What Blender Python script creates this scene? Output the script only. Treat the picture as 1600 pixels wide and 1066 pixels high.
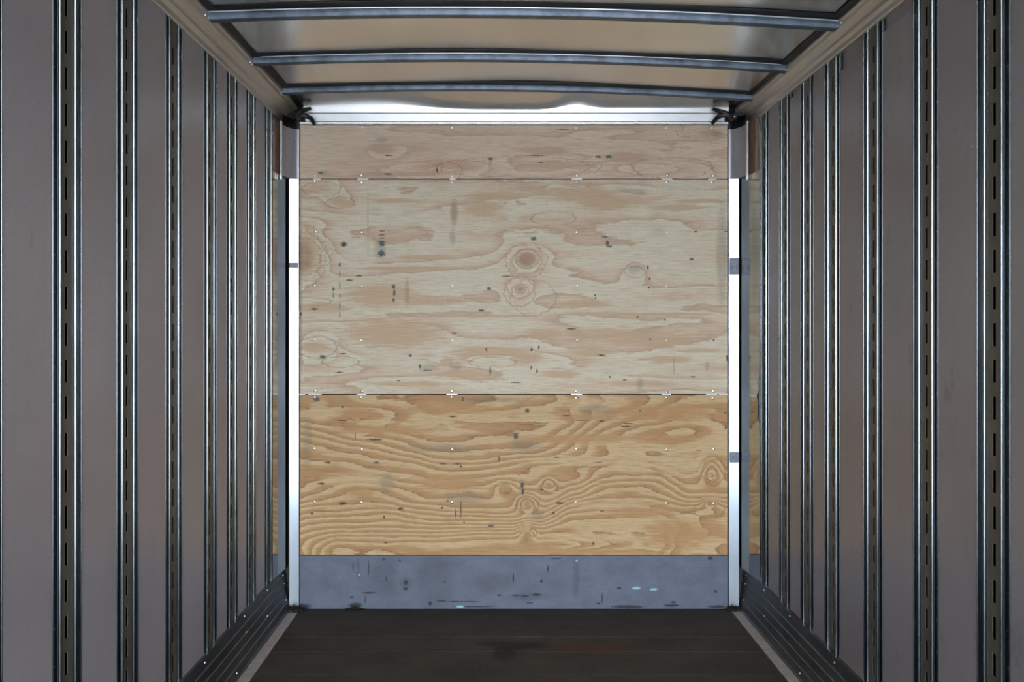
import bpy, math, random
from mathutils import Vector
random.seed(7)
PI = math.pi
for o in list(bpy.data.objects): bpy.data.objects.remove(o)
scene = bpy.context.scene
COL = scene.collection

# ---------------------------------------------------------------- constants (metres)
F, CX, CY, K = 1381.0, 782.0, 507.0, 283.0       # measuring scale of the front wall: 283 px per metre
H = 1.57                                          # eye height
D = 4.88                                          # distance of the front wall
XL, XR = -1.205, 1.365                            # inner faces of the side walls
REAR = -3.0
def wx(px): return (px - CX) / K
def wz(py): return H + (CY - py) / K

# ---------------------------------------------------------------- camera, sky, light, exposure
cam = bpy.data.cameras.new('camera'); cam.sensor_width = 36; cam.sensor_fit = 'HORIZONTAL'
cam.lens = F / 1600 * 36
cam.shift_x = (800 - CX) / 1600; cam.shift_y = -(533 - CY) / 1600
cam.clip_start = 0.05
co = bpy.data.objects.new('camera', cam); COL.objects.link(co)
co.location = (0, 0, H); co.rotation_euler = (PI / 2, 0, 0)
scene.camera = co

world = bpy.data.worlds.new('sky'); scene.world = world; world.use_nodes = True
bg = world.node_tree.nodes['Background']
bg.inputs['Color'].default_value = (0.91, 0.965, 1.05, 1)
bg.inputs['Strength'].default_value = 13.0
pl = bpy.data.lights.new('door_opening', 'AREA'); pl.shape = 'RECTANGLE'; pl.size = 2.56; pl.size_y = 2.66
pl.cycles.is_portal = True
po = bpy.data.objects.new('door_opening', pl); COL.objects.link(po)
po.location = (0.08, REAR, 1.35); po.rotation_euler = (PI / 2, 0, 0)
scene.view_settings.view_transform = 'Standard'; scene.view_settings.look = 'None'
scene.view_settings.gamma = 1; scene.view_settings.use_curve_mapping = False
scene.view_settings.exposure = 0.75
try:
    scene.cycles.max_bounces = 10; scene.cycles.glossy_bounces = 6; scene.cycles.diffuse_bounces = 5
    scene.cycles.sample_clamp_indirect = 6
except Exception: pass

# ---------------------------------------------------------------- mesh helpers
class MB:
    def __init__(s): s.v = []; s.f = []; s.flat = False
    def box(s, x0, x1, y0, y1, z0, z1):
        n = len(s.v)
        s.v += [(x, y, z) for x in (x0, x1) for y in (y0, y1) for z in (z0, z1)]
        s.f += [tuple(n + i for i in q) for q in ((0,1,3,2),(4,6,7,5),(0,4,5,1),(2,3,7,6),(0,2,6,4),(1,5,7,3))]
        return s
    def bbox(s, x0, x1, y0, y1, z0, z1, b):
        """box with its long edges chamfered on all sides"""
        import bmesh; s.flat = True
        bm = bmesh.new(); bmesh.ops.create_cube(bm, size=1)
        for v in bm.verts:
            v.co = Vector(((x0+x1)/2 + v.co.x*(x1-x0), (y0+y1)/2 + v.co.y*(y1-y0), (z0+z1)/2 + v.co.z*(z1-z0)))
        bmesh.ops.bevel(bm, geom=list(bm.edges), offset=b, segments=2, affect='EDGES', profile=0.5)
        n = len(s.v); bm.verts.index_update()
        s.v += [tuple(v.co) for v in bm.verts]; s.f += [tuple(n + v.index for v in f.verts) for f in bm.faces]
        bm.free(); return s
    def sweep(s, prof, a, b, closed=False, caps=False, pos=None, steps=1):
        """prof: list of 2-D points; pos(p, t) gives the 3-D point; t runs a..b"""
        n0 = len(s.v); m = len(prof)
        for k in range(steps + 1):
            t = a + (b - a) * k / steps
            s.v += [pos(p, t) for p in prof]
        for k in range(steps):
            for i in range(m if closed else m - 1):
                j = (i + 1) % m
                s.f.append((n0 + k*m + i, n0 + k*m + j, n0 + (k+1)*m + j, n0 + (k+1)*m + i))
        if caps:
            s.f.append(tuple(n0 + i for i in range(m))); s.f.append(tuple(n0 + steps*m + i for i in reversed(range(m))))
        return s
    def dome(s, c, r, h, nrm, seg=8):
        nrm = Vector(nrm).normalized(); t = nrm.orthogonal().normalized(); b = nrm.cross(t); c = Vector(c)
        n = len(s.v)
        for rr, hh in ((1, 0), (0.92, 0.45), (0.6, 0.85)):
            for i in range(seg):
                a = 2*PI*i/seg; s.v.append(tuple(c + (t*math.cos(a) + b*math.sin(a))*r*rr + nrm*h*hh))
        s.v.append(tuple(c + nrm*h))
        for k in range(2):
            for i in range(seg):
                j = (i+1) % seg; s.f.append((n+k*seg+i, n+k*seg+j, n+(k+1)*seg+j, n+(k+1)*seg+i))
        for i in range(seg): s.f.append((n+2*seg+i, n+2*seg+(i+1) % seg, n+3*seg))
        return s
    def tube(s, pts, r, seg=10):
        P = [Vector(p) for p in pts]; n = len(s.v)
        for i, p in enumerate(P):
            d = (P[min(i+1, len(P)-1)] - P[max(i-1, 0)]).normalized()
            t = d.cross(Vector((0.3, 1, 0.1))).normalized(); b = d.cross(t)
            rr = r[i] if isinstance(r, (list, tuple)) else r
            for k in range(seg):
                a = 2*PI*k/seg; s.v.append(tuple(p + (t*math.cos(a) + b*math.sin(a))*rr))
        for i in range(len(P)-1):
            for k in range(seg):
                j = (k+1) % seg; s.f.append((n+i*seg+k, n+i*seg+j, n+(i+1)*seg+j, n+(i+1)*seg+k))
        s.f.append(tuple(n+k for k in range(seg))); s.f.append(tuple(n+(len(P)-1)*seg+k for k in reversed(range(seg))))
        return s
    def build(s, name, mat, parent=None, smooth=35, origin=None):
        me = bpy.data.meshes.new(name)
        o3 = Vector(origin) if origin else Vector((0, 0, 0))
        me.from_pydata([tuple(Vector(v) - o3) for v in s.v], [], s.f); me.update()
        import bmesh
        bm = bmesh.new(); bm.from_mesh(me); bmesh.ops.recalc_face_normals(bm, faces=bm.faces); bm.to_mesh(me); bm.free()
        if smooth and not s.flat:
            me.polygons.foreach_set('use_smooth', [True]*len(me.polygons)); me.set_sharp_from_angle(angle=math.radians(smooth))
        me.materials.append(mat)
        o = bpy.data.objects.new(name, me); o.location = o3; COL.objects.link(o)
        if parent:
            o.parent = parent; o.location = o3 - parent.location
        return o
def arc(cx, cy, r, a0, a1, n=6):
    return [(cx + r*math.cos(math.radians(a0 + (a1-a0)*i/n)), cy + r*math.sin(math.radians(a0 + (a1-a0)*i/n))) for i in range(n+1)]
def smoothpath(pts, sub=6):
    P = [Vector(p) for p in pts]; P = [P[0]*2 - P[1]] + P + [P[-1]*2 - P[-2]]; out = []
    for i in range(1, len(P)-2):
        a, b, c, d = P[i-1:i+3]
        for k in range(sub):
            t = k/sub
            out.append(tuple(0.5*((2*b) + (c-a)*t + (2*a-5*b+4*c-d)*t*t + (-a+3*b-3*c+d)*t**3)))
    out.append(tuple(P[-2])); return out
def tag(o, label=None, cat=None, group=None, kind=None):
    if label: o['label'] = label
    if cat: o['category'] = cat
    if group: o['group'] = group
    if kind: o['kind'] = kind
    return o
def empty(name, loc):
    o = bpy.data.objects.new(name, None); COL.objects.link(o); o.location = loc; o.empty_display_size = 0.05; return o

# ---------------------------------------------------------------- material helpers
def srgb(r, g, b):
    f = lambda c: (c/255/12.92) if c/255 <= 0.04045 else ((c/255+0.055)/1.055)**2.4
    return (f(r), f(g), f(b), 1)
class NT:
    def __init__(s, name):
        s.m = bpy.data.materials.new(name); s.m.use_nodes = True; s.t = s.m.node_tree; s.n = s.t.nodes
        s.bsdf = s.n['Principled BSDF']
        tc = s.n.new('ShaderNodeTexCoord'); s.P = tc.outputs['Object']
    def put(s, sock, val):
        if hasattr(val, 'is_output'): s.t.links.new(val, sock)
        else: sock.default_value = val
    def math(s, op, a, b=0.0, c=0.0, clamp=False):
        n = s.n.new('ShaderNodeMath'); n.operation = op; n.use_clamp = clamp
        s.put(n.inputs[0], a); s.put(n.inputs[1], b)
        if op in ('MULTIPLY_ADD', 'SMOOTH_MIN', 'SMOOTH_MAX', 'COMPARE'): s.put(n.inputs[2], c)
        return n.outputs[0]
    def vmath(s, op, a, b=(0, 0, 0)):
        n = s.n.new('ShaderNodeVectorMath'); n.operation = op; s.put(n.inputs[0], a); s.put(n.inputs[1], b)
        return n.outputs['Value'] if op in ('LENGTH', 'DOT_PRODUCT') else n.outputs[0]
    def noise(s, vec, scale, detail=3, rough=0.5, out='Fac', dist=0.0):
        n = s.n.new('ShaderNodeTexNoise'); n.inputs['Scale'].default_value = scale
        n.inputs['Detail'].default_value = detail; n.inputs['Roughness'].default_value = rough
        n.inputs['Distortion'].default_value = dist
        s.put(n.inputs['Vector'], vec); return n.outputs[out]
    def mapr(s, v, a, b, c=0.0, d=1.0, smooth=False):
        n = s.n.new('ShaderNodeMapRange'); n.clamp = True
        if smooth: n.interpolation_type = 'SMOOTHSTEP'
        s.put(n.inputs[0], v); n.inputs[1].default_value = a; n.inputs[2].default_value = b
        n.inputs[3].default_value = c; n.inputs[4].default_value = d; return n.outputs[0]
    def mix(s, fac, a, b, blend='MIX'):
        n = s.n.new('ShaderNodeMix'); n.data_type = 'RGBA'; n.blend_type = blend
        s.put(n.inputs[0], fac); s.put(n.inputs[6], a); s.put(n.inputs[7], b); return n.outputs[2]
    def comb(s, x, y, z=0.0):
        n = s.n.new('ShaderNodeCombineXYZ'); s.put(n.inputs[0], x); s.put(n.inputs[1], y); s.put(n.inputs[2], z); return n.outputs[0]
    def sep(s, v):
        n = s.n.new('ShaderNodeSeparateXYZ'); s.put(n.inputs[0], v); return n.outputs
    def ramp(s, v, stops):
        n = s.n.new('ShaderNodeValToRGB'); s.put(n.inputs[0], v); e = n.color_ramp.elements
        while len(e) > 1: e.remove(e[-1])
        e[0].position = stops[0][0]; e[0].color = stops[0][1]
        for p, c in stops[1:]:
            k = e.new(p); k.color = c
        return n.outputs[0]
    def curve(s, v, pts):
        n = s.n.new('ShaderNodeFloatCurve'); s.put(n.inputs['Value'], v); c = n.mapping.curves[0]
        c.points[0].location = pts[0]; c.points[1].location = pts[-1]
        for p in pts[1:-1]: c.points.new(*p)
        n.mapping.update(); return n.outputs[0]
    def bump(s, h, strength=0.3, dist=0.002):
        n = s.n.new('ShaderNodeBump'); n.inputs['Strength'].default_value = strength; n.inputs['Distance'].default_value = dist
        s.put(n.inputs['Height'], h); s.t.links.new(n.outputs[0], s.bsdf.inputs['Normal'])
    def done(s, col=None, rough=None, metal=None, spec=None):
        if col is not None: s.put(s.bsdf.inputs['Base Color'], col)
        if rough is not None: s.put(s.bsdf.inputs['Roughness'], rough)
        if metal is not None: s.put(s.bsdf.inputs['Metallic'], metal)
        if spec is not None: s.put(s.bsdf.inputs['Specular IOR Level'], spec)
        return s.m
    # masks -------------------------------------------------------
    def rings(s, uv, wob, table):
        cur = None
        for (u, v, a, b, w) in table:
            d = s.vmath('LENGTH', s.vmath('MULTIPLY', s.vmath('SUBTRACT', uv, (u, v, 0)), (1/a, 1/b, 0)))
            d = s.math('MULTIPLY', s.math('ABSOLUTE', s.math('SUBTRACT', s.math('ADD', d, wob), 1.0)), (a*b)**0.5/w)
            cur = d if cur is None else s.math('MINIMUM', cur, d)
        return s.mapr(cur, 0.4, 1.3, 1.0, 0.0)
    def marks(s, uv, wob, table, lo=0.75, hi=1.25):
        """soft union of small ellipses: (u, v, half width, half height)"""
        cur = None
        for (u, v, a, b) in table:
            d = s.vmath('LENGTH', s.vmath('MULTIPLY', s.vmath('SUBTRACT', uv, (u, v, 0)), (1/a, 1/b, 0)))
            cur = d if cur is None else s.math('MINIMUM', cur, d)
        return s.mapr(s.math('ADD', cur, wob), lo, hi, 1.0, 0.0)
    def bumps(s, uv, table, start):
        """sum of gaussian swellings: (u, v, half width, half height, amount)"""
        cur = start
        for (u, v, a, b, k) in table:
            q = s.vmath('MULTIPLY', s.vmath('SUBTRACT', uv, (u, v, 0)), (1/a, 1/b, 0))
            d = s.vmath('DOT_PRODUCT', q, q)
            e = s.math('POWER', 2.718, s.math('MULTIPLY', d, -1.0))
            cur = s.math('MULTIPLY_ADD', e, k, cur)
        return cur

def metal(name, col, rough, var=0.15, scale=6, stretch=(1, 1, 1), bump=0.0, bscale=3, metallic=1.0, spots=None):
    t = NT(name); v = t.vmath('MULTIPLY', t.P, stretch)
    n = t.noise(v, scale, 5, 0.6)
    dark = tuple(c*(1-var*1.6) for c in col[:3]) + (1,); lite = tuple(min(1, c*(1+var)) for c in col[:3]) + (1,)
    c = t.mix(t.mapr(n, 0.3, 0.7), dark, lite)
    if spots:
        n2 = t.noise(v, spots[0], 6, 0.7); c = t.mix(t.mapr(n2, spots[1], spots[1]+0.06), c, spots[2])
    r = t.math('MULTIPLY_ADD', n, rough*0.5, rough*0.75)
    if bump: t.bump(t.noise(t.P, bscale, 1, 0.4), bump, 0.01)
    return t.done(c, r, metallic)

M = {}
M['galv'] = metal('galvanised_steel', (0.022, 0.028, 0.034, 1), 0.42, 0.15, 9, (1, 1, 0.3), metallic=0.8)
M['bead'] = metal('bright_bead', (0.42, 0.50, 0.54, 1), 0.22, 0.2, 12, (1, 1, 0.3))
M['edge'] = metal('edge_lip', (0.20, 0.24, 0.27, 1), 0.25, 0.2, 12, (1, 1, 0.3))
M['lip'] = metal('bright_edge', (0.75, 0.78, 0.80, 1), 0.33, 0.1, 8)
M['slotplate'] = metal('slotted_steel', (0.125, 0.117, 0.09, 1), 0.5, 0.25, 7, (1, 1, 0.4), metallic=0.2)
M['rivet'] = metal('rivet_metal', (0.8, 0.82, 0.85, 1), 0.3, 0.05)
M['bow'] = metal('galvanised_bow', (0.12, 0.155, 0.205, 1), 0.42, 0.35, 14, (1, 1, 1), metallic=0.7)
M['rail'] = metal('rail_aluminium', (0.56, 0.52, 0.46, 1), 0.36, 0.12, 3, (4, 0.5, 4), metallic=0.6)
M['scuff'] = metal('scuff_aluminium', (0.09, 0.10, 0.105, 1), 0.42, 0.3, 5, (3, 0.6, 3), metallic=0.6)
M['black'] = metal('black_rubber', (0.012, 0.012, 0.014, 1), 0.45, 0.3, 20, metallic=0.0)
M['void'] = NT('unlit_black').done((0.003, 0.003, 0.003, 1), 1.0, 0.0, 0.0)
M['dark'] = metal('dark_backing', (0.03, 0.03, 0.03, 1), 0.8, 0.2, 5, metallic=0.0)
M['bright'] = metal('bright_aluminium', (0.80, 0.84, 0.88, 1), 0.40, 0.05, 5, (1, 1, 0.3), bump=0.05, bscale=6, metallic=0.8)
M['strip_metal'] = metal('bright_strip_metal', (0.60, 0.70, 0.80, 1), 0.24, 0.05, 5, (1, 1, 0.3), bump=0.04, bscale=6, metallic=0.6)
M['mirror'] = metal('polished_plate', (0.50, 0.51, 0.50, 1), 0.10, 0.12, 5, (1, 1, 0.5), bump=0.04, bscale=5, spots=(22, 0.70, (0.08, 0.08, 0.08, 1)))
M['corner'] = metal('corner_aluminium', (0.42, 0.42, 0.47, 1), 0.42, 0.1, 20, (12, 12, 0.2), metallic=0.5)
M['ground'] = metal('yard_concrete', (0.35, 0.34, 0.33, 1), 0.9, 0.15, 0.7, metallic=0.0)

def liner_material(name, base, seed, sm=0.62):
    t = NT(name)
    v = t.vmath('ADD', t.P, (seed, seed*2, 0))
    big = t.noise(v, 1.6, 3, 0.5); fine = t.noise(v, 260, 2, 0.6)
    c = t.mix(t.mapr(big, 0.3, 0.7), tuple(b*0.88 for b in base)+(1,), tuple(b*1.1 for b in base)+(1,))
    c = t.mix(t.math('MULTIPLY', t.mapr(fine, 0.35, 0.65), 0.30), c, tuple(b*0.55 for b in base)+(1,))
    s1 = t.noise(t.vmath('MULTIPLY', v, (1, 1, 0.5)), 9, 6, 0.75)
    c = t.mix(t.math('MULTIPLY', t.mapr(s1, sm, sm+0.12), 0.5), c, tuple(b*0.35 for b in base)+(1,))
    s2 = t.noise(t.vmath('ADD', v, (3, 1, 7)), 30, 2, 0.5)
    c = t.mix(t.mapr(s2, 0.80, 0.83), c, (0.7, 0.7, 0.7, 1))
    t.bump(t.noise(v, 1.3, 1, 0.4), 0.25, 0.02)
    return t.done(c, 0.34, 0.0, 0.5)
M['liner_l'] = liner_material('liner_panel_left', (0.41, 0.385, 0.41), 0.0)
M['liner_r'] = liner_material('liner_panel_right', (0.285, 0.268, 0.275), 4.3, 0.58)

def roof_material():
    t = NT('polished_roof_sheet')
    n = t.noise(t.vmath('MULTIPLY', t.P, (0.6, 1.6, 1)), 2.2, 2, 0.5)
    c = t.mix(t.mapr(n, 0.3, 0.7), (0.80, 0.76, 0.69, 1), (0.90, 0.86, 0.79, 1))
    h = t.noise(t.vmath('MULTIPLY', t.P, (0.55, 1.3, 1)), 1.7, 1, 0.3)
    t.bump(h, 0.6, 0.035)
    return t.done(c, 0.25, 1.0)
M['roof'] = roof_material()

def uvnodes(t):
    x, y, z = t.sep(t.P)
    u = t.math('MULTIPLY_ADD', x, K, CX); v = t.math('MULTIPLY_ADD', z, -K, CY + H*K)
    return u, v, t.comb(u, v, 0.0)

def plywood(name, pal, fig, dark, teal, grey, curves=(), kn=6.0, seed=0.0, contrast=1.0, grad=0.010, fscale=(1/330, 1/62), patches=None, pales=None, rings=None, ptone=None, gain=1.0, knots=None):
    """figure lines are the level lines of a height field: slope + slow noise + swellings round the knots"""
    t = NT(name); u, v, uv = uvnodes(t)
    sv = t.vmath('ADD', uv, (seed*100, seed*37, 0))
    wq = t.noise(t.vmath('MULTIPLY', sv, (1/60, 1/22, 0)), 1.0, 3, 0.6)
    slow = t.noise(t.vmath('MULTIPLY', sv, (fscale[0], fscale[1], 0)), 1.0, 1.5, 0.45, dist=0.3)
    f = t.math('MULTIPLY_ADD', slow, kn, t.math('MULTIPLY', v, grad))
    f = t.math('MULTIPLY_ADD', wq, 0.75, f)
    n01 = t.math('MULTIPLY', t.math('SUBTRACT', u, 460.0), 1/690)
    for pts, w, amp, env in curves:
        lo = min(p[1] for p in pts) - 1; hi = max(p[1] for p in pts) + 1
        c = t.curve(n01, [((p[0]-460)/690, (p[1]-lo)/(hi-lo)) for p in pts])
        c = t.math('MULTIPLY_ADD', c, hi-lo, lo)
        e = t.curve(n01, [((p[0]-460)/690, p[1]) for p in env])
        th = t.math('TANH', t.math('MULTIPLY', t.math('SUBTRACT', v, c), 1/w))
        f = t.math('MULTIPLY_ADD', t.math('MULTIPLY', th, e), amp, f)
    f = t.bumps(uv, fig, f)
    fr = t.math('FRACT', f)
    streak = t.noise(t.vmath('MULTIPLY', sv, (1/70, 1/2.2, 0)), 1.0, 3, 0.65)
    fr2 = t.math('ADD', fr, t.math('MULTIPLY_ADD', streak, 0.50, -0.25), clamp=True)
    col = t.ramp(fr2, pal)
    pale = pal[0][1]
    if contrast < 1: col = t.mix(contrast, pale, col)
    fib = t.noise(t.vmath('MULTIPLY', sv, (1/26, 1/1.7, 0)), 1.0, 4, 0.7)
    big = t.math('MULTIPLY_ADD', t.noise(t.vmath('MULTIPLY', sv, (1/40, 1/3.5, 0)), 1.0, 5, 0.65), 2.2, -1.1)
    sm = t.math('MULTIPLY_ADD', t.noise(t.vmath('MULTIPLY', sv, (1/22, 1/9, 0)), 1.0, 3, 0.6), 0.60, -0.30)
    if pales: col = t.mix(t.math('MULTIPLY', t.marks(uv, big, pales, 0.72, 1.12), 0.75), col, pal[0][1])
    if patches: col = t.mix(t.math('MULTIPLY', t.marks(uv, big, patches, 0.65, 1.15), 0.85), col, t.mix(t.mapr(fib, 0.4, 0.7), ptone[0], ptone[1]))
    if rings: col = t.mix(t.math('MULTIPLY', t.rings(uv, sm, rings), 0.50), col, ptone[2])
    if knots:
        km = t.marks(uv, sm, knots, 0.6, 1.1)
        col = t.mix(t.math('MULTIPLY', km, 0.75), col, t.mix(t.mapr(wq, 0.3, 0.7), srgb(150, 116, 92), srgb(182, 150, 124)))
    # fine fibre streaks and pores
    col = t.mix(t.math('MULTIPLY', t.mapr(fib, 0.48, 0.72), 0.55), col, tuple(c*0.60 for c in pal[3][1][:3])+(1,))
    col = t.mix(t.math('MULTIPLY', t.mapr(fib, 0.45, 0.2), 0.35), col, srgb(232, 228, 208))
    vert = t.noise(t.vmath('MULTIPLY', sv, (1/1.6, 1/45, 0)), 1.0, 3, 0.6)
    col = t.mix(t.math('MULTIPLY', t.mapr(vert, 0.60, 0.75), 0.16), col, (0.14, 0.12, 0.09, 1))
    fleck = t.noise(t.vmath('MULTIPLY', sv, (1/7, 1/2.6, 0)), 1.0, 2, 0.5)
    col = t.mix(t.math('MULTIPLY', t.mapr(fleck, 0.74, 0.80), 0.6), col, (0.07, 0.065, 0.05, 1))
    col = t.mix(t.math('MULTIPLY', t.mapr(streak, 0.45, 0.75), 0.18), col, tuple(c*0.62 for c in pal[3][1][:3])+(1,))
    broad = t.noise(t.vmath('MULTIPLY', sv, (1/190, 1/90, 0)), 1.0, 4, 0.6)
    col = t.mix(t.math('MULTIPLY', t.mapr(broad, 0.45, 0.72), 0.12), col, tuple(c*0.66 for c in pal[2][1][:3])+(1,))
    pore = t.noise(t.vmath('MULTIPLY', sv, (1/4.5, 1/2.0, 0)), 1.0, 4, 0.7)
    col = t.mix(t.math('MULTIPLY', t.mapr(pore, 0.57, 0.8), 0.22), col, (0.12, 0.10, 0.08, 1))
    if gain != 1: col = t.vmath('MULTIPLY', col, (gain, gain, gain))
    # smudges and marks
    rag = t.math('MULTIPLY_ADD', t.noise(t.vmath('MULTIPLY', sv, (1/3.0, 1/1.6, 0)), 1.0, 4, 0.65), 2.6, -1.2)
    if grey: col = t.mix(t.math('MULTIPLY', t.marks(uv, rag, grey), 0.34), col, (0.16, 0.17, 0.15, 1))
    if teal: col = t.mix(t.math('MULTIPLY', t.marks(uv, rag, teal), 0.85), col, (0.035, 0.085, 0.105, 1))
    if dark: col = t.mix(t.math('MULTIPLY', t.marks(uv, rag, dark), 0.85), col, (0.035, 0.026, 0.022, 1))
    t.bump(t.math('ADD', t.math('MULTIPLY', streak, 0.5), fr), 0.12, 0.0006)
    return t.done(col, 0.62, 0.0, 0.3)

PALE = [(0.0, srgb(210, 205, 184)), (0.45, srgb(209, 198, 174)), (0.72, srgb(205, 186, 162)), (0.88, srgb(196, 172, 147)), (0.95, srgb(184, 158, 132)), (1.0, srgb(211, 200, 179))]
TOPP = [(0.0, srgb(206, 190, 168)), (0.45, srgb(202, 184, 162)), (0.72, srgb(196, 174, 152)), (0.86, srgb(188, 162, 140)), (0.95, srgb(174, 146, 122)), (1.0, srgb(205, 189, 168))]
GOLD = [(0.0, srgb(218, 192, 148)), (0.38, srgb(215, 186, 140)), (0.52, srgb(198, 160, 114)), (0.88, srgb(188, 147, 100)), (0.95, srgb(156, 112, 74)), (1.0, srgb(214, 188, 142))]
TONE = (srgb(190, 162, 130), srgb(200, 174, 144), srgb(150, 118, 94))
TONET = (srgb(182, 152, 128), srgb(192, 166, 142), srgb(150, 112, 86))
TONEG = (srgb(196, 152, 104), srgb(204, 164, 116), srgb(146, 104, 68))
flat = [(460, 1), (1150, 1)]
M['ply_top'] = plywood('plywood_top', TOPP,
    [(600, 238, 26, 10, 1.2), (1010, 262, 90, 14, 1.6), (860, 255, 60, 14, -1.4), (700, 262, 70, 12, 1.2), (1060, 205, 80, 14, -0.9)],
    [(607, 243, 6, 1.2), (607, 272, 7, 1.4), (845, 254, 4, 1), (880, 202, 10, 0.9), (683, 266, 1.5, 4), (838, 243, 14, 0.8)],
    [(935, 245, 4.5, 2.2), (951, 245, 5.5, 2.4), (766, 248, 5, 2), (501, 270, 4, 1.6)],
    [(766, 252, 3, 6), (596, 218, 10, 4), (1120, 210, 10, 5), (505, 270, 12, 3)], kn=3.2, seed=1.3, contrast=0.75, fscale=(1/300, 1/45), ptone=TONET, gain=1.24,
    patches=[(596, 232, 24, 8), (700, 258, 55, 9), (850, 235, 50, 6), (870, 258, 60, 8), (980, 246, 40, 9), (640, 272, 60, 4), (1110, 208, 20, 6)],
    rings=[(810, 262, 128, 17, 1.1), (1050, 262, 62, 16, 1.1), (700, 268, 22, 14, 1.0), (1160, 205, 100, 20, 1.0)])
M['ply_mid'] = plywood('plywood_middle', PALE,
    [(823, 404, 30, 24, 2.2), (813, 455, 22, 18, 1.8), (470, 396, 42, 44, 3.2), (496, 543, 46, 26, 2.0), (528, 316, 26, 12, 1.3), (500, 292, 40, 14, 1.4),
     (770, 560, 75, 16, 1.3), (620, 522, 100, 22, 1.1), (990, 425, 22, 16, 1.2)],
    [(537, 382, 4.2, 3.4), (561, 431, 5, 1.4), (546, 438, 5, 1.4), (792, 432, 9, 1.0), (491, 483, 6, 1.6), (470, 491, 2, 3),
     (531, 414, 1.6, 4), (531, 428, .8, 6), (531, 446, .8, 7), (531, 463, .8, 5), (531, 478, .8, 6), (531, 492, .8, 6), (536, 553, 5, 1.1), (530, 582, 7, 1.2), (641, 556, 2.4, 2.4), (623, 595, 3, 1.2),
     (710, 521, 4, 1.2), (760, 546, 1.6, 3), (893, 514, 8, 1.1), (940, 555, 6, 1.3), (831, 546, 2, 3.5), (842, 543, 1.6, 3), (830, 575, 1.6, 3),
     (976, 594, 4, 1.3), (953, 589, 2, 1.4), (1012, 418, 1.8, 3), (1015, 436, 1.6, 2), (1014, 450, 1.4, 1.6), (996, 495, 1.8, 1.4), (1039, 500, 2, 1.4),
     (1137, 560, 3, 5), (1135, 362, 4, 1.2), (752, 485, 5, 1.6), (1016, 530, 1.6, 1.4), (1115, 532, 1.8, 1.6), (597, 361, 5, 0.8), (596, 367, 6, 0.9), (597, 372, 5, 0.9), (839, 580, 1.6, 3), (806, 598, 9, 1.0), (930, 461, 1.4, 2), (930, 466, 1.4, 1.6), (1087, 362, 2.5, 1.6)],
    [(615, 448, 3, 4), (616, 458, 2.2, 6), (615, 469, 2.4, 3), (521, 452, 2.2, 3), (521, 462, 1, 5), (764, 451, 4, 2.4), (834, 373, 5, 3.4), (945, 370, 4, 1.4), (949, 380, 3, 4),
     (952, 385, 5, 1.6), (1081, 405, 3.4, 2.2), (597, 378, 6, 1.6), (597, 382, 5, 3), (596, 396, 5.5, 5.5), (504, 558, 5, 3), (766, 580, 1.6, 7), (1083, 589, 5, 1.4), (656, 573, 2, 4), (667, 579, 9, 1)],
    [(984, 298, 22, 3.4), (999, 302, 14, 3), (707, 372, 5, 12), (710, 330, 6, 16), (1053, 572, 1.6, 14), (1105, 572, 4, 8), (897, 432, 8, 2), (992, 420, 12, 7), (1128, 400, 9, 80), (594, 390, 10, 16), (712, 572, 10, 8), (636, 455, 4, 22), (671, 575, 14, 6), (1000, 600, 6, 10), (575, 345, 1, 60), (470, 450, 3, 160)],
    knots=[(823, 405, 16, 13), (813, 453, 5, 4), (474, 400, 16, 28), (537, 382, 7, 5)], kn=4.6, seed=0.0, contrast=1.0, fscale=(1/380, 1/50), grad=0.014, ptone=TONE, gain=1.15,
    patches=[(620, 314, 56, 4), (775, 307, 54, 7), (709, 333, 6, 22), (755, 326, 34, 13), (905, 303, 60, 13), (945, 318, 46, 12), (1065, 324, 50, 6), (1100, 314, 40, 4),
             (640, 420, 90, 4), (665, 402, 46, 4), (597, 462, 62, 21), (500, 481, 46, 9), (665, 470, 60, 9), (910, 475, 52, 6), (1020, 491, 112, 2.6), (760, 494, 80, 2.2),
             (618, 520, 82, 26), (850, 521, 32, 9), (965, 522, 90, 10), (1010, 533, 90, 10), (920, 551, 42, 7), (770, 551, 64, 8), (822, 558, 26, 9), (698, 566, 10, 9),
             (1040, 562, 44, 6), (1090, 548, 50, 3), (872, 584, 32, 8), (475, 398, 24, 36), (490, 543, 24, 8), (531, 315, 20, 7), (823, 404, 17, 13), (640, 600, 80, 4), (480, 300, 20, 5), (720, 585, 40, 8), (1000, 600, 60, 5)],
    pales=[(620, 340, 80, 16), (870, 300, 16, 26), (800, 335, 14, 12), (560, 400, 30, 24), (530, 520, 22, 14), (740, 505, 34, 14), (600, 563, 90, 10), (690, 550, 20, 10), (770, 567, 40, 5), (480, 470, 34, 5), (950, 580, 60, 10), (700, 450, 60, 14), (1070, 290, 50, 10)],
    rings=[(823, 404, 19, 15, 1.6), (822, 408, 32, 27, 1.0), (813, 453, 7, 6, 1.2), (812, 455, 14, 11, 0.9), (812, 457, 24, 22, 1.0), (833, 465, 36, 28, 0.9), (865, 341, 34, 11, 1.0), (470, 396, 40, 34, 1.0), (472, 396, 30, 24, 0.9), (465, 396, 52, 46, 0.9),
           (496, 543, 30, 17, 1.3), (532, 566, 28, 9, 1.1), (502, 296, 30, 12, 1.1), (531, 317, 22, 9, 1.1), (770, 566, 36, 8, 1.0), (992, 422, 16, 12, 0.7), (470, 472, 50, 7, 1.2)])
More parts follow.
